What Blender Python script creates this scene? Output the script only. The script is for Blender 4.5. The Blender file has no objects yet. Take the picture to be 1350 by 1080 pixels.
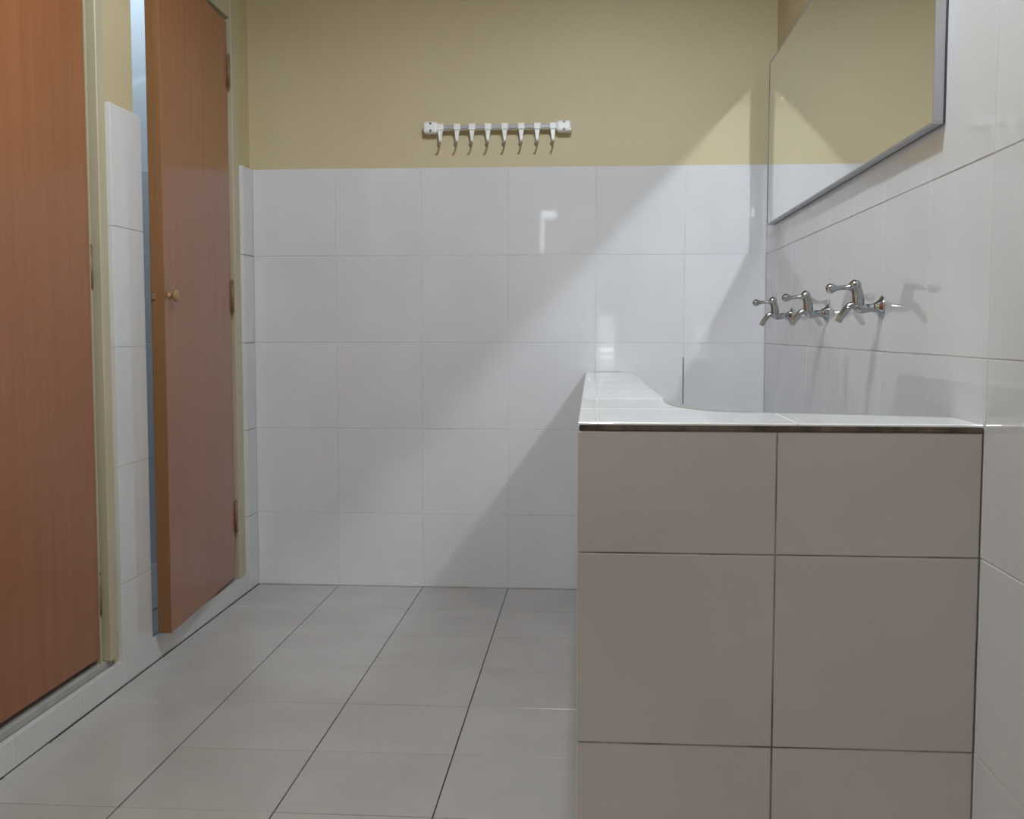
import bpy, bmesh, math, random
from mathutils import Vector, Matrix
random.seed(7)
S = bpy.context.scene
COL = S.collection

# ------------------------------------------------------------------ camera
F = 1439.29
YAW, PITCH, ROLL, CAMH = -0.0733, -0.0714, 0.0006, 0.8983
cy_, sy_ = math.cos(YAW), math.sin(YAW)
fw = Vector((sy_ * math.cos(PITCH), cy_ * math.cos(PITCH), math.sin(PITCH)))
rt = Vector((cy_, -sy_, 0)); up = rt.cross(fw)
r2 = rt * math.cos(ROLL) + up * math.sin(ROLL)
u2 = -rt * math.sin(ROLL) + up * math.cos(ROLL)
cam_data = bpy.data.cameras.new('camera')
cam = bpy.data.objects.new('camera', cam_data); COL.objects.link(cam)
cam_data.sensor_fit = 'HORIZONTAL'; cam_data.sensor_width = 36.0
cam_data.lens = F / 1350 * 36.0
cam_data.clip_start = 0.02
M = Matrix.Identity(4)
for i in range(3):
    M[i][0] = r2[i]; M[i][1] = u2[i]; M[i][2] = -fw[i]; M[i][3] = (0, 0, CAMH)[i]
cam.matrix_world = M
S.camera = cam

# ------------------------------------------------------------------ world, exposure, lamps
W = bpy.data.worlds.new('world'); S.world = W; W.use_nodes = True
W.node_tree.nodes['Background'].inputs[0].default_value = (0.55, 0.62, 0.72, 1)
W.node_tree.nodes['Background'].inputs[1].default_value = 0.05
S.view_settings.view_transform = 'Standard'
S.view_settings.look = 'None'
S.view_settings.gamma = 1.0
S.view_settings.use_curve_mapping = False
S.view_settings.exposure = -0.32
cyc = S.cycles
cyc.use_denoising = True
cyc.max_bounces = 10; cyc.diffuse_bounces = 6; cyc.glossy_bounces = 6
cyc.caustics_reflective = True; cyc.blur_glossy = 0.0
cyc.sample_clamp_indirect = 0.0
cyc.use_guiding = True
cyc.use_adaptive_sampling = False

def lamp(name, kind, loc, power, color, **kw):
    d = bpy.data.lights.new(name, kind); d.energy = power; d.color = color
    for k, v in kw.items(): setattr(d, k, v)
    o = bpy.data.objects.new(name, d); o.location = loc; COL.objects.link(o)
    return o
LAMP = (0.026, 1.57, 2.33)
key = lamp('upright_ceiling_bulb', 'POINT', LAMP, 120.0, (0.80, 0.885, 1.0), shadow_soft_size=0.042)
# an upright compact bulb under a shallow shade: strongest sideways and slantwise, weak straight down, cut off near the ceiling
key.data.use_nodes = True
kn, kl = key.data.node_tree.nodes, key.data.node_tree.links
kg = kn.new('ShaderNodeNewGeometry'); ks = kn.new('ShaderNodeSeparateXYZ')
kl.new(kg.outputs['Incoming'], ks.inputs[0])
ka = kn.new('ShaderNodeMath'); ka.operation = 'ABSOLUTE'; kl.new(ks.outputs['Z'], ka.inputs[0])
kr = kn.new('ShaderNodeValToRGB'); kl.new(ka.outputs[0], kr.inputs['Fac'])
el = kr.color_ramp.elements
el[0].position = 0.0; el[0].color = (.10, .10, .10, 1)
el[1].position = 1.0; el[1].color = (.34, .34, .34, 1)
for pos, val in ((.13, .26), (.22, .66), (.34, 1.0), (.60, .90), (.85, .52)):
    e_ = el.new(pos); e_.color = (val, val, val, 1)
ke = kn.get('Emission') or kn.new('ShaderNodeEmission')
kl.new(kr.outputs['Color'], ke.inputs['Strength'])
lamp('rear_fill_light', 'SPOT', (-0.25, -1.55, 2.33), 36.0, (1.0, 0.90, 0.90), shadow_soft_size=0.06, spot_size=math.pi, spot_blend=0.5)  # added fill behind the camera, unseen, to brighten the trough front
cl = lamp('cubicle_daylight', 'AREA', (-1.62, 3.42, 2.36), 6.3, (0.60, 0.79, 1.0), size=0.3)

# ------------------------------------------------------------------ room dimensions
D, XL, XR, CEIL = 3.7605, -1.181, 0.583, 2.45
R1 = 0.2585                                   # first joint above the floor
ROWS = [0.0, R1, R1 + .3, R1 + .6, R1 + .9, R1 + 1.2]
TOP = ROWS[-1]
BACK_Y = -3.0
X1 = -0.8902                                  # first joint of the back wall and of the floor

# ------------------------------------------------------------------ materials
def mat(name, color, rough=0.5, metal=0.0, spec=0.5):
    m = bpy.data.materials.new(name); m.use_nodes = True
    b = m.node_tree.nodes['Principled BSDF']
    b.inputs['Base Color'].default_value = (*color, 1)
    b.inputs['Roughness'].default_value = rough
    b.inputs['Metallic'].default_value = metal
    b.inputs['Specular IOR Level'].default_value = spec
    return m
def nodes(m): return m.node_tree.nodes, m.node_tree.links, m.node_tree.nodes['Principled BSDF']
def mottle(m, c1, c2, scale=3.0, detail=4.0, stretch=(1, 1, 1), rand=0.0, bump=0.0, bump_scale=20.0, rough=None):
    n, l, b = nodes(m)
    tc = n.new('ShaderNodeTexCoord'); mp = n.new('ShaderNodeMapping')
    geo = n.new('ShaderNodeNewGeometry')
    l.new(geo.outputs['Position'], mp.inputs['Vector'])
    mp.inputs['Scale'].default_value = stretch
    nz = n.new('ShaderNodeTexNoise'); nz.inputs['Scale'].default_value = scale; nz.inputs['Detail'].default_value = detail
    l.new(mp.outputs['Vector'], nz.inputs['Vector'])
    rp = n.new('ShaderNodeValToRGB')
    rp.color_ramp.elements[0].color = (*c1, 1); rp.color_ramp.elements[1].color = (*c2, 1)
    rp.color_ramp.elements[0].position = 0.3; rp.color_ramp.elements[1].position = 0.7
    l.new(nz.outputs['Fac'], rp.inputs['Fac'])
    src = rp.outputs['Color']
    if rand:
        oi = n.new('ShaderNodeObjectInfo'); mr = n.new('ShaderNodeMapRange')
        mr.inputs['To Min'].default_value = 1 - rand; mr.inputs['To Max'].default_value = 1 + rand
        l.new(oi.outputs['Random'], mr.inputs['Value'])
        hs = n.new('ShaderNodeHueSaturation'); l.new(mr.outputs['Result'], hs.inputs['Value'])
        l.new(src, hs.inputs['Color']); src = hs.outputs['Color']
    l.new(src, b.inputs['Base Color'])
    if bump:
        n2 = n.new('ShaderNodeTexNoise'); n2.inputs['Scale'].default_value = bump_scale; n2.inputs['Detail'].default_value = 2
        l.new(geo.outputs['Position'], n2.inputs['Vector'])
        bp = n.new('ShaderNodeBump'); bp.inputs['Strength'].default_value = bump; bp.inputs['Distance'].default_value = 0.002
        l.new(n2.outputs['Fac'], bp.inputs['Height']); l.new(bp.outputs['Normal'], b.inputs['Normal'])
    return m

m_tile = mottle(mat('white_glazed_tile', (.72, .72, .74), 0.035), (.62, .622, .632), (.66, .66, .665), 4, rand=.012, bump=.02, bump_scale=9)
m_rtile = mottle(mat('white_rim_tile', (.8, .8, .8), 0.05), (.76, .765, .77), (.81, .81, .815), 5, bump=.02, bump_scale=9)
m_ftile = mottle(mat('floor_tile', (.5, .5, .48), 0.22), (.44, .432, .418), (.49, .482, .466), 5, rand=.03, bump=.03, bump_scale=14)
m_ptile = mottle(mat('pinkish_counter_tile', (.6, .55, .52), 0.2), (.50, .455, .43), (.54, .495, .47), 4, rand=.02, bump=.02, bump_scale=10)
m_paint = mottle(mat('beige_wall_paint', (.5, .42, .25), 0.5, spec=.35), (.52, .440, .268), (.55, .470, .293), 2.5, bump=.08, bump_scale=60)
m_white = mottle(mat('white_paint', (.8, .8, .8), 0.7), (.78, .79, .80), (.82, .82, .82), 2)
m_frame = mottle(mat('beige_gloss_paint', (.52, .45, .28), 0.32), (.44, .39, .27), (.49, .435, .305), 6, stretch=(3, 3, .5))
m_grout = mottle(mat('grey_grout', (.5, .5, .5), 0.85), (.56, .56, .56), (.68, .68, .68), 7)
m_fgrout = mottle(mat('floor_grout', (.36, .35, .33), 0.85), (.25, .24, .22), (.36, .345, .32), 8)
m_dark = mottle(mat('black_dirty_joint', (.03, .03, .03), 0.8), (.02, .02, .02), (.06, .058, .055), 18)
m_bjoint = mottle(mat('stained_joint', (.2, .17, .14), 0.85), (.13, .11, .09), (.42, .37, .33), 9)
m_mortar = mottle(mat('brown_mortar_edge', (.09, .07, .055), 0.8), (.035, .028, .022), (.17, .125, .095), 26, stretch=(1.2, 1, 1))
m_ceil = mat('ceiling_paint', (.42, .40, .36), .8)
m_conc = mottle(mat('cement', (.4, .4, .39), .8), (.34, .34, .33), (.44, .44, .43), 12, bump=.2, bump_scale=50)
m_chrome = mat('chrome', (.47, .49, .51), 0.13, 1.0)
m_alu = mat('aluminium', (.50, .50, .52), 0.42, 1.0)
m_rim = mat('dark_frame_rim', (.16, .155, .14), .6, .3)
m_mirror = mat('mirror_glass', (.86, .88, .86), 0.0, 1.0)
m_backing = mat('mirror_backing', (.05, .05, .06), .6)
m_plastic = mottle(mat('white_plastic', (.8, .8, .78), .3), (.78, .78, .75), (.82, .82, .80), 10)
m_rail = mottle(mat('grey_rail', (.48, .48, .48), .35), (.34, .34, .35), (.42, .42, .42), 10)
m_prong_shade = mat('prong_shade_brown', (.26, .22, .14), .5, .3)  # shade at the hook ends, put into the colour of the prongs
m_screw = mat('steel_screw', (.12, .12, .11), .4, .6)
m_hinge = mottle(mat('brown_hinge', (.22, .14, .08), .45), (.18, .11, .06), (.26, .17, .10), 30)
m_brass = mottle(mat('dull_brass_knob', (.42, .27, .12), .28), (.27, .17, .08), (.33, .21, .10), 20)

def wood(name, a, b_, rough):
    m = mat(name, a, rough, spec=.45)
    n, l, b = nodes(m)
    tc = n.new('ShaderNodeTexCoord'); mp = n.new('ShaderNodeMapping')
    mp.inputs['Scale'].default_value = (14, 14, .55)
    l.new(tc.outputs['Object'], mp.inputs['Vector'])
    nz = n.new('ShaderNodeTexNoise'); nz.inputs['Scale'].default_value = 3.0; nz.inputs['Detail'].default_value = 6
    l.new(mp.outputs['Vector'], nz.inputs['Vector'])
    n2 = n.new('ShaderNodeTexNoise'); n2.inputs['Scale'].default_value = 22; n2.inputs['Detail'].default_value = 3
    l.new(mp.outputs['Vector'], n2.inputs['Vector'])
    mx = n.new('ShaderNodeMath'); mx.operation = 'MULTIPLY_ADD'; mx.inputs[1].default_value = .45
    l.new(n2.outputs['Fac'], mx.inputs[0])
    m3 = n.new('ShaderNodeMath'); m3.operation = 'MULTIPLY'; m3.inputs[1].default_value = .55
    l.new(nz.outputs['Fac'], m3.inputs[0]); l.new(m3.outputs[0], mx.inputs[2])
    rp = n.new('ShaderNodeValToRGB')
    rp.color_ramp.elements[0].color = (*a, 1); rp.color_ramp.elements[1].color = (*b_, 1)
    rp.color_ramp.elements[0].position = .35; rp.color_ramp.elements[1].position = .68
    l.new(mx.outputs[0], rp.inputs['Fac']); l.new(rp.outputs['Color'], b.inputs['Base Color'])
    return m
m_wood = wood('brown_door_laminate', (.262, .095, .037), (.315, .119, .048), .2)
m_edge = wood('door_edge_wood', (.19, .085, .028), (.24, .11, .038), .5)

# ------------------------------------------------------------------ mesh helpers
def link(name, me, parent=None, loc=None):
    o = bpy.data.objects.new(name, me); COL.objects.link(o)
    if parent is not None: o.parent = parent
    if loc is not None: o.location = loc
    return o
def bm_obj(name, bm, m, parent=None, smooth=False, loc=None):
    bmesh.ops.recalc_face_normals(bm, faces=bm.faces)
    me = bpy.data.meshes.new(name); bm.to_mesh(me); bm.free()
    for mm in (m if isinstance(m, (list, tuple)) else [m]): me.materials.append(mm)
    if smooth:
        for p in me.polygons: p.use_smooth = True
    return link(name, me, parent, loc)
def add_box(bm, lo, hi, bevel=0.0, seg=1):
    vs = [bm.verts.new((x, y, z)) for x in (lo[0], hi[0]) for y in (lo[1], hi[1]) for z in (lo[2], hi[2])]
    fs = []
    for q in ((0, 1, 3, 2), (4, 6, 7, 5), (0, 4, 5, 1), (2, 3, 7, 6), (0, 2, 6, 4), (1, 5, 7, 3)):
        fs.append(bm.faces.new([vs[i] for i in q]))
    if bevel:
        es = list({e for f in fs for e in f.edges})
        bmesh.ops.bevel(bm, geom=es, offset=bevel, segments=seg, affect='EDGES', profile=.5)
def box(name, lo, hi, m, parent=None, bevel=0.0, seg=1):
    bm = bmesh.new(); add_box(bm, lo, hi, bevel, seg)
    return bm_obj(name, bm, m, parent)
def empty(name, loc=(0, 0, 0), parent=None):
    o = bpy.data.objects.new(name, None); o.location = loc; COL.objects.link(o)
    o.empty_display_size = .1
    if parent is not None: o.parent = parent
    return o
def structure(o): o['kind'] = 'structure'; return o
def tag(o, label, cat, group=None):
    o['label'] = label; o['category'] = cat
    if group: o['group'] = group
    return o

# one glazed tile: chamfered face, back left open; local u, v in the face, n outwards; mesh shared by size
_tiles = {}
def tile_mesh(w, h, t, m, key):
    k = (round(w, 4), round(h, 4), round(t, 4), key)
    if k in _tiles: return _tiles[k]
    c = 0.0006 if key == 'floor_tile' else 0.0010
    v = []
    for (x0, y0, z) in ((0, 0, -t), (0, 0, -c), (c, c, 0)):
        v += [(x0, y0, z), (w - x0, y0, z), (w - x0, h - y0, z), (x0, h - y0, z)]
    f = [(8, 9, 10, 11)]
    for a in (0, 4):
        for i in range(4):
            j = (i + 1) % 4
            f.append((a + i, a + j, a + 4 + j, a + 4 + i))
    me = bpy.data.meshes.new('tile'); me.from_pydata(v, [], f); me.update()
    me.materials.append(m); _tiles[k] = me
    return me
def tile(parent, origin, u, v, n, u0, u1, v0, v1, m, gap=.0019, t=.007, wob=.0006, name='tile'):
    g = gap / 2
    me = tile_mesh(u1 - u0 - gap, v1 - v0 - gap, t, m, m.name)
    o = link(name, me, parent)
    u, v, n = Vector(u), Vector(v), Vector(n)
    rx, ry = random.uniform(-wob, wob), random.uniform(-wob, wob)   # laid by hand: each a hair out of true
    nn = (n + u * rx + v * ry).normalized(); uu = (u - nn * u.dot(nn)).normalized(); vv = nn.cross(uu)
    p = Vector(origin) + u * (u0 + g) + v * (v0 + g) + n * random.uniform(-.0003, .0003)
    mw = Matrix.Identity(4)
    for i in range(3):
        mw[i][0] = uu[i]; mw[i][1] = vv[i]; mw[i][2] = nn[i]; mw[i][3] = p[i]
    o.matrix_local = (parent.matrix_world.inverted() if parent else Matrix.Identity(4)) @ mw
    return o
def tile_grid(parent, origin, u, v, n, us, vs, m, **kw):
    for a, b in zip(us[:-1], us[1:]):
        for c, d in zip(vs[:-1], vs[1:]):
            tile(parent, origin, u, v, n, a, b, c, d, m, **kw)
def tube(bm, pts, rad, seg=14, cap=True):
    pts = [Vector(p) for p in pts]; rings = []
    prev = None
    for i, p in enumerate(pts):
        d = (pts[min(i + 1, len(pts) - 1)] - pts[max(i - 1, 0)]).normalized()
        a = Vector((0, 1, 0)) if prev is None else prev
        if abs(a.dot(d)) > .95: a = Vector((1, 0, 0))
        s = (a - d * a.dot(d)).normalized(); t = d.cross(s); prev = s
        r = rad[i] if isinstance(rad, (list, tuple)) else rad
        rings.append([bm.verts.new(p + (s * math.cos(k * 2 * math.pi / seg) + t * math.sin(k * 2 * math.pi / seg)) * r) for k in range(seg)])
    for a, b in zip(rings[:-1], rings[1:]):
        for k in range(seg):
            bm.faces.new((a[k], a[(k + 1) % seg], b[(k + 1) % seg], b[k]))
    if cap:
        bm.faces.new(rings[0][::-1]); bm.faces.new(rings[-1])
def smooth_path(pts, n=5):
    P = [Vector(p) for p in pts]; out = []
    for i in range(len(P) - 1):
        p0, p1, p2, p3 = P[max(i - 1, 0)], P[i], P[i + 1], P[min(i + 2, len(P) - 1)]
        for k in range(n):
            t = k / n
            out.append(.5 * ((2 * p1) + (p2 - p0) * t + (2 * p0 - 5 * p1 + 4 * p2 - p3) * t * t + (3 * p1 - p0 - 3 * p2 + p3) * t ** 3))
    out.append(P[-1]); return out

# ------------------------------------------------------------------ floor and ceiling
floor = structure(box('floor', (XL - .02, BACK_Y, -.12), (XR + .02, D + .02, -.0075), m_conc))
box('grout_bed', (XL, BACK_Y, -.0075), (XR, D, -.0014), m_fgrout, floor)
fx = [XL, X1, X1 + .3, X1 + .6, X1 + .9, X1 + 1.2, XR]
fy = [D] + [D - .0135 - .3 * k for k in range(1, 13)]
fy = fy[::-1]
tile_grid(floor, (0, 0, 0), (1, 0, 0), (0, 1, 0), (0, 0, 1), fx, fy, m_ftile, gap=.0026)
for x in fx[1:-1]:                                        # joints that run into the room are black with dirt
    box('joint', (x - .0014, fy[0], -.0014), (x + .0014, D, -.0008), m_dark, floor)
box('joint', (XL, fy[0], -.001), (XL + .0034, D, .0003), m_dark, floor)
box('joint', (XL, D - .004, -.001), (XR, D, .0002), m_bjoint, floor)
ceiling = structure(box('ceiling', (-2.5, BACK_Y, CEIL), (XR + .15, D + .15, CEIL + .12), m_ceil))

# ------------------------------------------------------------------ back wall (runs on behind the cubicle)
wall_back = structure(box('wall_back', (-2.5, D + .009, -.12), (XR + .15, D + .16, CEIL), m_paint))
box('grout_bed', (-2.42, D + .0014, -.01), (XR, D + .010, TOP - .001), m_grout, wall_back)
bx = [-2.42, X1 - 1.2, X1 - .9, X1 - .6, X1 - .3 + .0, XL]
KERB = 0.066
tile_grid(wall_back, (0, D, 0), (1, 0, 0), (0, 0, 1), (0, -1, 0), [-2.42, X1 - 1.5, X1 - 1.2, X1 - .9, X1 - .6, XL - .1], [KERB] + ROWS[1:], m_tile)
tile_grid(wall_back, (0, D, 0), (1, 0, 0), (0, 0, 1), (0, -1, 0), fx, ROWS, m_tile)
box('upper_plaster', (-2.42, D + .006, TOP), (-1.29, D + .0095, CEIL), m_white, wall_back)
box('open_joint', (X1 + 1.2 - .0016, D - .0002, .60), (X1 + 1.2 + .0016, D + .002, .81), m_dark, wall_back)

# ------------------------------------------------------------------ right wall
wall_right = structure(box('wall_right', (XR + .026, BACK_Y, -.12), (XR + .15, D + .009, CEIL), m_paint))
box('grout_bed', (XR + .0014, -.2, -.01), (XR + .0265, D, TOP - .001), m_grout, wall_right)
ry = [-.2, .162, .462, .762, 1.062, 1.362, 1.662, 1.962, 2.262, 2.519, 2.776, 3.026, 3.276, 3.52, D]
tile_grid(wall_right, (XR, 0, 0), (0, -1, 0), (0, 0, 1), (-1, 0, 0), [-y for y in ry[::-1]], ROWS, m_tile, gap=.0015)

# ------------------------------------------------------------------ left wall, kerb, pier and frames
PX = XL - .012                                             # painted face of the left wall
bm = bmesh.new()
add_box(bm, (-1.31, 2.608, .0), (PX, 2.802, CEIL))          # pier between the cubicle doors
add_box(bm, (-1.31, 3.612, .0), (PX, D + .009, CEIL))       # stub by the corner
add_box(bm, (-1.31, 1.80, 2.02), (PX, 2.608, CEIL))         # over door 1
add_box(bm, (-1.31, 2.812, 1.965), (PX, 3.612, CEIL))       # over door 2
add_box(bm, (-1.31, BACK_Y, .0), (PX, 1.80, CEIL))          # run on behind the camera
wall_left = structure(bm_obj('wall_left', bm, m_paint))
box('kerb', (-1.31, 1.0, -.01), (XL - .008, D, KERB - .004), m_grout, wall_left)
box('threshold', (-1.30, 1.80, KERB - .004), (XL - .014, 2.608, KERB + .018), m_conc, wall_left, .003)
box('threshold', (-1.30, 2.812, KERB - .004), (XL - .014, 3.612, KERB + .003), m_conc, wall_left, .003)
ky = [1.817, 2.117, 2.417, 2.636]
U, V, N = (0, 1, 0), (0, 0, 1), (1, 0, 0)
tile_grid(wall_left, (XL, 0, 0), U, V, N, [.917, 1.217, 1.517] + ky, [0, KERB], m_tile, t=.012)
tile_grid(wall_left, (XL, 0, 0), U, V, N, [2.636, 2.822], ROWS, m_tile, t=.016, gap=.0012)
tile_grid(wall_left, (XL, 0, 0), U, V, N, [2.822, 3.12, 3.42, 3.655], [0, KERB], m_tile, t=.012)
tile_grid(wall_left, (XL, 0, 0), U, V, N, [3.655, D], ROWS, m_tile, t=.016)
box('grout_bed', (XL - .012, 2.640, .0), (XL - .002, 2.818, TOP - .003), m_grout, wall_left)

# cubicle behind the ajar door
fc = structure(box('floor_raised', (-2.45, 1.2, -.12), (-1.29, D + .02, KERB), m_fgrout))
tile_grid(fc, (0, 0, KERB + .004), (1, 0, 0), (0, 1, 0), (0, 0, 1), [-2.42, -2.12, -1.82, -1.52, -1.30], [2.76, 3.06, 3.36, 3.66, D], m_ftile)
structure(box('wall_cubicle', (-2.55, 1.2, -.12), (-2.42, D + .15, CEIL), m_white))
structure(box('wall_partition', (-2.45, 2.66, 0), (-1.30, 2.745, CEIL), m_white))

# ------------------------------------------------------------------ doors
def hinge(parent, x, y, z, h=.10):
    bm = bmesh.new()
    tube(bm, [(x, y, z - h / 2), (x, y, z + h / 2)], .0052, 12)
    tube(bm, [(x, y, z + h / 2), (x, y, z + h / 2 + .008)], [.0045, .002], 12)
    tube(bm, [(x, y, z - h / 2 - .008), (x, y, z - h / 2)], [.002, .0045], 12)
    o = bm_obj('hinge', bm, m_hinge, parent, True)
    return o
def knob(parent, p, n, m):
    """turned door knob: rose, neck and ball"""
    bm = bmesh.new(); n = Vector(n).normalized(); p = Vector(p)
    prof = [(.0, .0125), (.003, .0125), (.005, .011), (.010, .0085), (.018, .0085), (.022, .013), (.028, .0185), (.034, .0195), (.040, .0165), (.044, .0095), (.0455, .002)]
    tube(bm, [p + n * a * .62 for a, r in prof], [r * .88 for a, r in prof], 20)
    return bm_obj('knob', bm, m, parent, True)

door_1 = structure(empty('door_1', (XL, 2.54, .10)))
def local(o, par):
    o.matrix_parent_inverse = par.matrix_world.inverted(); return o
bpy.context.view_layer.update()
def dbox(name, lo, hi, m, par, bevel=0):
    return local(box(name, lo, hi, m, par, bevel), par)
dbox('leaf', (-1.235, 1.84, .100), (-1.197, 2.541, 2.00), m_wood, door_1, .0015)
dbox('jamb', (-1.30, 2.567, KERB + .018), (-1.180, 2.608, 2.04), m_frame, door_1, .002)
dbox('jamb', (-1.30, 1.795, KERB + .018), (-1.180, 1.83, 2.04), m_frame, door_1, .002)
dbox('stop', (-1.25, 2.5435, KERB + .018), (-1.196, 2.551, 2.01), m_frame, door_1)
dbox('rebate', (-1.30, 2.551, KERB + .018), (-1.212, 2.567, 2.01), m_frame, door_1)
dbox('head', (-1.30, 1.83, 2.005), (-1.182, 2.567, 2.04), m_frame, door_1, .002)
for z in (1.05, .255, 1.83): local(hinge(door_1, -1.198, 2.549, z), door_1)

HX, HY = -1.186, 3.534                                     # hinge line of the ajar door
door_2 = structure(empty('door_2', (HX, HY, .08)))
bpy.context.view_layer.update()
dbox('jamb', (-1.30, 3.556, KERB), (-1.180, 3.612, 1.975), m_frame, door_2, .002)
dbox('rebate', (-1.30, 3.545, KERB), (-1.200, 3.556, 1.965), m_frame, door_2)
dbox('head', (-1.30, 2.812, 1.915), (-1.182, 3.556, 1.975), m_frame, door_2, .002)
ANG = math.radians(4.3)
leaf = empty('leaf_assembly', (0, 0, 0))
bpy.data.objects.remove(leaf)
def swing(o):
    """turn a part modelled closed (hinge at the origin, leaf along -Y) out into the room"""
    o.parent = door_2
    o.matrix_local = Matrix.Rotation(ANG, 4, 'Z')
    return o
LW, LT = .700, .036
lf = swing(box('leaf', (-LT, -LW, 0.0), (0, -.004, 1.815), m_wood, None, .0012))
me = lf.data; me.materials.append(m_edge)
for p in me.polygons:
    if p.center.y < -LW + .003 and abs(p.normal.y) > .5: p.material_index = 1
swing(knob(None, (0, -LW + .034, .914), (1, 0, 0), m_brass))
swing(box('latch_bolt', (-LT + .003, -LW - .008, .902), (-LT + .014, -LW + .001, .918), m_hinge, None, .002))
for z in (.20, .93, 1.66): swing(hinge(None, .003, 0.003, z))

# ------------------------------------------------------------------ wall behind the camera, with the lit opening that the tiles mirror
bm = bmesh.new()
wy0, wy1 = BACK_Y - .12, BACK_Y
add_box(bm, (-1.31, wy0, 0), (-.58, wy1, CEIL)); add_box(bm, (-.58, wy0, 2.06), (-.04, wy1, CEIL))
add_box(bm, (.04, wy0, 1.06), (.22, wy1, CEIL)); add_box(bm, (.04, wy0, 0), (.22, wy1, .58)); add_box(bm, (.22, wy0, 0), (XR + .15, wy1, CEIL))
add_box(bm, (-.04, wy0, 0), (.04, wy1, CEIL))
wall_front = structure(bm_obj('wall_front', bm, m_paint))
for lo, hi in (((XL, BACK_Y, 0), (-.58, BACK_Y + .009, TOP)), ((.22, BACK_Y, 0), (XR, BACK_Y + .009, TOP))):
    box('tile_dado', lo, hi, m_tile, wall_front)
box('tile_dado', (XR, BACK_Y, 0), (XR + .027, -.2, TOP), m_tile, wall_right)
box('tile_dado', (PX, BACK_Y, 0), (XL, .9, TOP), m_tile, wall_left)

def glow(name, color, strength):
    m = bpy.data.materials.new(name); m.use_nodes = True
    n = m.node_tree.nodes; n.clear()
    e = n.new('ShaderNodeEmission'); o = n.new('ShaderNodeOutputMaterial')
    e.inputs[0].default_value = (*color, 1); e.inputs[1].default_value = strength
    m.node_tree.links.new(e.outputs[0], o.inputs[0]); return m
m_day = glow('daylight_outside', (.85, .92, 1.0), 9.0)
m_frost = glow('frosted_lit_pane', (.90, .94, 1.0), 3.0)
m_slit = glow('open_louvre_daylight', (.92, .96, 1.0), 15.0)
window_1 = structure(empty('window_1', (.12, BACK_Y, .60)))          # small louvred window in the wall behind the camera
bpy.context.view_layer.update()
dbox('frame', (.04, BACK_Y - .06, .58), (.055, BACK_Y + .01, 1.06), m_frame, window_1)
dbox('frame', (.205, BACK_Y - .06, .58), (.22, BACK_Y + .01, 1.06), m_frame, window_1)
dbox('frame', (.055, BACK_Y - .06, .58), (.205, BACK_Y + .01, .60), m_frame, window_1)
dbox('frame', (.055, BACK_Y - .06, 1.045), (.205, BACK_Y + .01, 1.06), m_frame, window_1)
dbox('pane', (.055, BACK_Y - .05, .79), (.205, BACK_Y - .045, 1.045), m_frost, window_1)
dbox('daylight', (.055, BACK_Y - .11, .60), (.205, BACK_Y - .105, .79), m_slit, window_1)
for z in (.60, .668, .74):
    dbox('slat', (.055, BACK_Y - .05, z), (.205, BACK_Y - .04, z + .040), m_frame, window_1)
door_3 = structure(empty('door_3', (-.30, BACK_Y, 0)))               # entrance door left ajar, daylight in the gap
bpy.context.view_layer.update()
dbox('leaf', (-.475, BACK_Y - .05, .01), (-.045, BACK_Y - .01, 1.985), m_white, door_3)
dbox('head_filler', (-.36, BACK_Y - .05, 1.985), (-.045, BACK_Y - .01, 2.06), m_frame, door_3)
dbox('gap_filler', (-.575, BACK_Y - .05, .01), (-.505, BACK_Y - .01, 2.06), m_frame, door_3)
dbox('kick_filler', (-.505, BACK_Y - .05, .01), (-.475, BACK_Y - .01, 1.67), m_frame, door_3)
dbox('daylight', (-.58, BACK_Y - .115, .01), (-.04, BACK_Y - .11, 2.06), m_day, door_3)

# ------------------------------------------------------------------ wash trough
FY, CX0, CZ = 1.667, -0.0214, 0.760                         # front face, left face, top
trough = tag(empty('wash_trough', (CX0, FY, 0)), 'tiled masonry wash trough with pinkish beige front and white tiled rim', 'sink')
bpy.context.view_layer.update()
TX = XR - .0016                                             # the right end stops a hair short of the wall tiles
RIM = [(TX, 1.805), (.45, 1.845), (.32, 1.880), (.284, 1.891), (.245, 1.918), (.215, 1.955), (.190, 2.01), (.170, 2.09), (.157, 2.18), (.150, 2.285), (.142, 2.70), (.135, D)]
def tp(o): return local(o, trough)
bm = bmesh.new()                                            # masonry core with the hollow basin
def ring(bm, pts, z0, z1):
    a = [bm.verts.new((x, y, z0)) for x, y in pts]; b = [bm.verts.new((x, y, z1)) for x, y in pts]
    for i in range(len(pts) - 1): bm.faces.new((a[i], a[i + 1], b[i + 1], b[i]))
    return a, b
out = [(CX0 + .007, D), (CX0 + .007, FY + .007), (TX, FY + .007)]
shell = out + RIM
a, b = ring(bm, shell + [shell[0]], -.001, CZ - .010)
bmesh.ops.remove_doubles(bm, verts=bm.verts, dist=1e-5)
bm.verts.ensure_lookup_table()
top = [v for v in bm.verts if v.co.z > .5]
def at(x, y): return min(top, key=lambda v: (v.co.x - x) ** 2 + (v.co.y - y) ** 2)
bm.faces.new([at(x, y) for x, y in shell])
tp(bm_obj('masonry', bm, m_grout, trough))
bm = bmesh.new()                                            # basin lining: rim wall and sloping bottom
a, b = ring(bm, [(x + .0004, y + .0004) for x, y in RIM], .44, CZ - .001)
bm.faces.new(a + [bm.verts.new((TX, D, .44))])
tp(bm_obj('basin', bm, m_tile, trough))
fz = [0, ROWS[1], ROWS[2], CZ - .013]
for o in []: pass
def ttile(*args, **kw): return tile(trough, *args, **kw)
for c, d in ((CX0, .2795), (.2795, TX)):             # front
    for e, f in zip(fz[:-1], fz[1:]):
        ttile((0, FY, 0), (1, 0, 0), (0, 0, 1), (0, -1, 0), c, d, e, f, m_ptile, gap=.0024)
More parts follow.
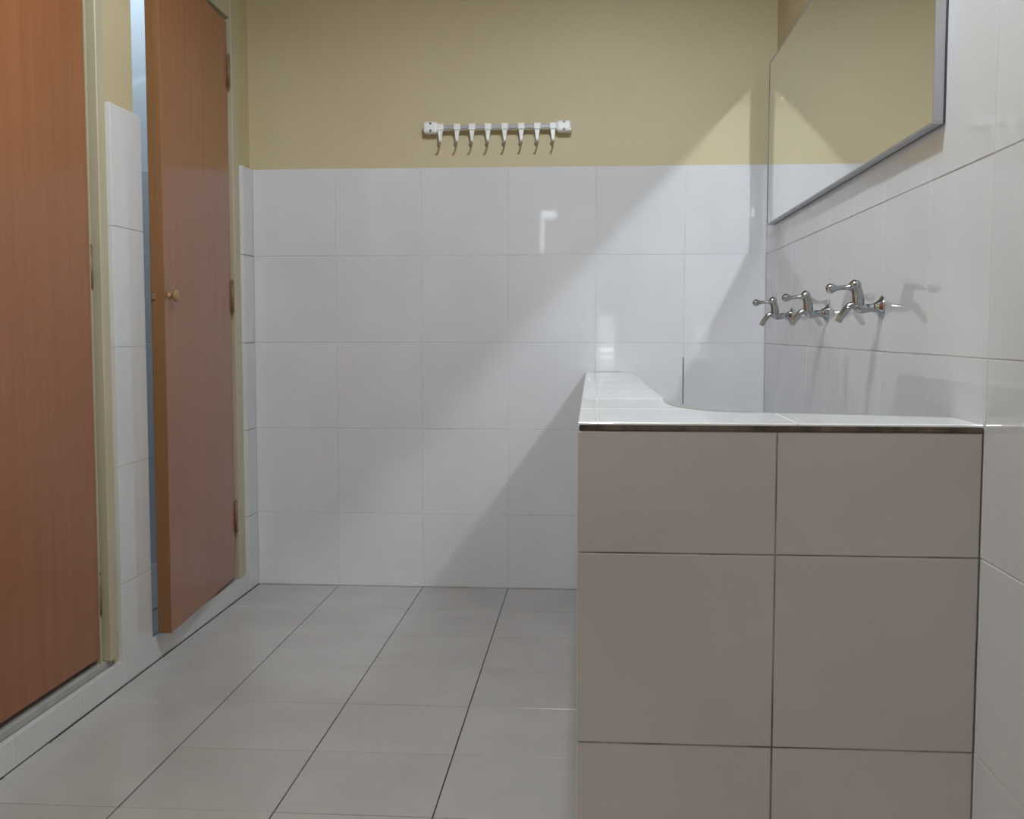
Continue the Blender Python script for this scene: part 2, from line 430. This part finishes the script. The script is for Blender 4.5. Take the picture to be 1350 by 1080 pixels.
tp(box('grout_bed', (CX0 + .002, FY + .0012, 0), (TX, FY + .008, CZ - .013), m_bjoint, trough))
sy = [FY, 1.96, 2.26, 2.56, 2.86, 3.16, 3.46, D]
for c, d in zip(sy[:-1], sy[1:]):                           # left side
    for e, f in zip(fz[:-1], fz[1:]):
        ttile((CX0, 0, 0), (0, -1, 0), (0, 0, 1), (-1, 0, 0), -d, -c, e, f, m_tile)
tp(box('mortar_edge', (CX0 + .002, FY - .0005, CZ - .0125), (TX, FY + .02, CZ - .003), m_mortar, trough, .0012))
# rim tiles, cut to the curve of the basin
def clip(poly, axis, val, keep_less):
    res = []
    for i, p in enumerate(poly):
        q = poly[(i + 1) % len(poly)]
        pi = (p[axis] <= val) == keep_less or abs(p[axis] - val) < 1e-9
        qi = (q[axis] <= val) == keep_less or abs(q[axis] - val) < 1e-9
        if pi: res.append(p)
        if pi != qi:
            t = (val - p[axis]) / (q[axis] - p[axis])
            res.append((p[0] + (q[0] - p[0]) * t, p[1] + (q[1] - p[1]) * t))
    o = []
    for p in res:
        if not o or abs(p[0] - o[-1][0]) + abs(p[1] - o[-1][1]) > 1e-5: o.append(p)
    if len(o) > 1 and abs(o[0][0] - o[-1][0]) + abs(o[0][1] - o[-1][1]) < 1e-5: o.pop()
    return o
def slab(name, poly, z0, z1, m, parent):
    bm = bmesh.new()
    a = [bm.verts.new((x, y, z0)) for x, y in poly]; b = [bm.verts.new((x, y, z1)) for x, y in poly]
    bm.faces.new(b); bm.faces.new(a[::-1])
    for i in range(len(poly)): bm.faces.new((a[i], a[(i + 1) % len(poly)], b[(i + 1) % len(poly)], b[i]))
    es = [e for e in bm.edges if all(abs(v.co.z - z1) < 1e-6 for v in e.verts)]
    bmesh.ops.bevel(bm, geom=es, offset=.0014, segments=1, affect='EDGES')
    return bm_obj(name, bm, m, parent)
rim_poly = [(CX0, FY), (TX, FY)] + RIM + [(CX0, D)]
g = .0009
xs_ = [CX0 - .001, .0098, .3098, XR + .001]
ys_ = [FY - .001, 1.96, 2.26, 2.56, 2.86, 3.16, 3.46, D + .001]
for xa, xb in zip(xs_[:-1], xs_[1:]):
    for ya, yb in zip(ys_[:-1], ys_[1:]):
        P = rim_poly
        for ax, v_, kl in ((0, xa + g, False), (0, xb - g, True), (1, ya + g, False), (1, yb - g, True)):
            P = clip(P, ax, v_, kl)
            if len(P) < 3: break
        if len(P) >= 3: tp(slab('tile', P, CZ - .006, CZ, m_rtile, trough))
tp(box('grout_bed', (CX0 + .003, FY + .003, CZ - .010), (.12, D, CZ - .0012), m_grout, trough))
tp(box('joint', (-.001, D - .006, CZ - .004), (.10, D - .0005, CZ + .001), m_bjoint, trough))
bm = bmesh.new()                                            # dirty mortar along the curved lip
cur = smooth_path([(x, y, 0) for x, y in RIM[3:10]], 4)
L_ = []; R_ = []
for i, p in enumerate(cur):
    d = (cur[min(i + 1, len(cur) - 1)] - cur[max(i - 1, 0)]).normalized(); s = Vector((-d.y, d.x, 0))
    wv = .026 * math.sin(math.pi * (i + .4) / (len(cur) - .2)) + .0015
    L_.append(bm.verts.new((p.x - s.x * .001, p.y - s.y * .001, CZ + .0004))); R_.append(bm.verts.new((p.x + s.x * wv, p.y + s.y * wv, CZ + .0004)))
for i in range(len(cur) - 1): bm.faces.new((L_[i], L_[i + 1], R_[i + 1], R_[i]))
tp(bm_obj('lip_mortar', bm, m_conc, trough))

# ------------------------------------------------------------------ mirror
MY0, MY1, MZ0, MZ1, MXF = 1.889, 3.625, 1.243, 1.758, 0.5615
mirror = tag(empty('mirror', (XR, (MY0 + MY1) / 2, MZ0)), 'large wall mirror in a thin aluminium frame above the taps', 'mirror')
bpy.context.view_layer.update()
def mp_(o): return local(o, mirror)
fwid, MXB = .004, .5785
mp_(box('frame_rail', (MXF, MY0, MZ0), (MXB, MY1, MZ0 + fwid), m_alu, mirror, .0006))
mp_(box('frame_rail', (MXF, MY0, MZ1 - fwid), (MXB, MY1, MZ1), m_alu, mirror, .0006))
mp_(box('frame_stile', (MXF, MY0, MZ0 + fwid), (MXB, MY0 + fwid, MZ1 - fwid), m_alu, mirror, .0006))
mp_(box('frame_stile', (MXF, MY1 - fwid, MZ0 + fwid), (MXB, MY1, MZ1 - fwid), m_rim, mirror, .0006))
mp_(box('glass', (MXF + .0015, MY0 + fwid, MZ0 + fwid), (MXF + .006, MY1 - fwid, MZ1 - fwid), m_mirror, mirror))
mp_(box('backing', (MXB, MY0 + .001, MZ0 + .001), (XR - .0002, MY1 - .001, MZ1 - .001), m_backing, mirror))

# ------------------------------------------------------------------ taps
def lathe_path(bm, pts, rad, seg=20): tube(bm, pts, rad, seg)
def make_tap(loc):
    t = empty('tap', loc)
    bm = bmesh.new(); lathe_path(bm, [(0, 0, 0), (-.002, 0, 0), (-.004, 0, 0), (-.008, 0, 0), (-.013, 0, 0), (-.018, 0, 0)], [.023, .0235, .0215, .016, .0115, .009], 24)
    bm_obj('escutcheon', bm, m_chrome, t, True)
    bm = bmesh.new()
    p = smooth_path([(-.010, 0, 0), (-.026, 0, -.001), (-.038, 0, -.003), (-.046, 0, .002), (-.048, 0, .016), (-.050, 0, .030), (-.0545, 0, .042)], 5)
    rr = []
    for i in range(len(p)):
        f = i / (len(p) - 1)
        rr.append(.0085 + .004 * min(1, max(0, (f - .25) / .3)) - .002 * max(0, (f - .7) / .3))
    lathe_path(bm, p, rr, 20); bm_obj('body', bm, m_chrome, t, True)
    bm = bmesh.new()
    lathe_path(bm, [(-.0535, 0, .039), (-.054, 0, .0405), (-.0548, 0, .044), (-.0560, 0, .049), (-.057, 0, .053), (-.0578, 0, .0558)], [.0095, .0125, .0125, .0118, .0085, .002], 20)
    bm_obj('bonnet', bm, m_chrome, t, True)
    bm = bmesh.new()
    lp = [(-.058, .038 + .003, .0), ]
    xs = [.056, .062, .068, .078, .088, .093, .098, .104, .109, .1125, .1135]
    rs = [.0085, .0085, .0052, .0044, .0046, .0062, .0092, .0105, .0088, .005, .001]
    lathe_path(bm, [(-x, 0, .041 - (x - .056) * .06) for x in xs], rs, 18)
    bm_obj('lever', bm, m_chrome, t, True)
    bm = bmesh.new()
    p = smooth_path([(-.044, 0, .001), (-.056, 0, .004), (-.066, 0, .001), (-.074, 0, -.008), (-.081, 0, -.018), (-.087, 0, -.029)], 5)
    lathe_path(bm, p, [.0088 - .0022 * i / (len(p) - 1) for i in range(len(p))], 18, )
    bm_obj('spout', bm, m_chrome, t, True)
    return t
def copy_tree(o, loc):
    c = o.copy(); COL.objects.link(c); c.location = loc
    for ch in o.children:
        k = ch.copy(); COL.objects.link(k); k.parent = c
    return c
taps = [make_tap((XR, 2.262, .947))]
for y, z in ((2.776, .944), (3.276, .945)): taps.append(copy_tree(taps[0], (XR, y, z)))
for o, lab in zip(taps, ('chrome lever tap on the white tiled wall, the largest and nearest of the three',
                         'chrome lever tap on the tiled wall, the middle one of the three',
                         'chrome lever tap on the tiled wall, the one closest to the corner')):
    tag(o, lab, 'tap', 'chrome taps over the wash trough')

# ------------------------------------------------------------------ coat hook rail
PY = D + .009
rail = tag(empty('hook_rail', (-.326, PY, 1.588)), 'white plastic coat hook rail with eight hooks on the beige wall', 'hook rail')
bpy.context.view_layer.update()
def rp_(o): return local(o, rail)
rp_(box('bar', (-.560, PY - .041, 1.580), (-.090, PY - .031, 1.596), m_rail, rail, .004, 3))
for cx in (-.551, -.099):
    br = rp_(box('end_bracket', (cx - .026, PY - .047, 1.569), (cx + .025, PY + .0003, 1.607), m_plastic, rail, .009, 4))
    for dz in (.012, -.012):
        bm = bmesh.new()
        c = (cx, PY - .0468, 1.5885 + dz)
        tube(bm, [c, (c[0], c[1] - .0022, c[2])], [.0042, .003], 12)
        s = bm_obj('screw', bm, m_screw, br)
def make_hook(x):
    bm = bmesh.new(); add_box(bm, (-.012, -.048, -.011), (.012, -.029, .011), .003, 2)
    h = bm_obj('hook', bm, m_plastic, rail, False); h.location = (x - rail.location.x, 0, 0)
    bm = bmesh.new()
    a = [(-.0085, -.043, -.009), (.0085, -.043, -.009), (.0085, -.039, -.009), (-.0085, -.039, -.009)]
    b = [(-.0032, -.044, -.049), (.0032, -.044, -.049), (.0032, -.039, -.049), (-.0032, -.039, -.049)]
    va = [bm.verts.new(p) for p in a]; vb = [bm.verts.new(p) for p in b]
    bm.faces.new(va); bm.faces.new(vb[::-1])
    for i in range(4): bm.faces.new((va[i], va[(i + 1) % 4], vb[(i + 1) % 4], vb[i]))
    bm_obj('stem', bm, m_plastic, h)
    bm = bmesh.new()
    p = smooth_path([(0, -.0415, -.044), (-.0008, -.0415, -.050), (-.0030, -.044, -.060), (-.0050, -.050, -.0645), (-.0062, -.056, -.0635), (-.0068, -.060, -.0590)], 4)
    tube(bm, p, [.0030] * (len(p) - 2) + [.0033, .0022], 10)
    bm_obj('prong', bm, m_prong_shade, h, True)
    return h
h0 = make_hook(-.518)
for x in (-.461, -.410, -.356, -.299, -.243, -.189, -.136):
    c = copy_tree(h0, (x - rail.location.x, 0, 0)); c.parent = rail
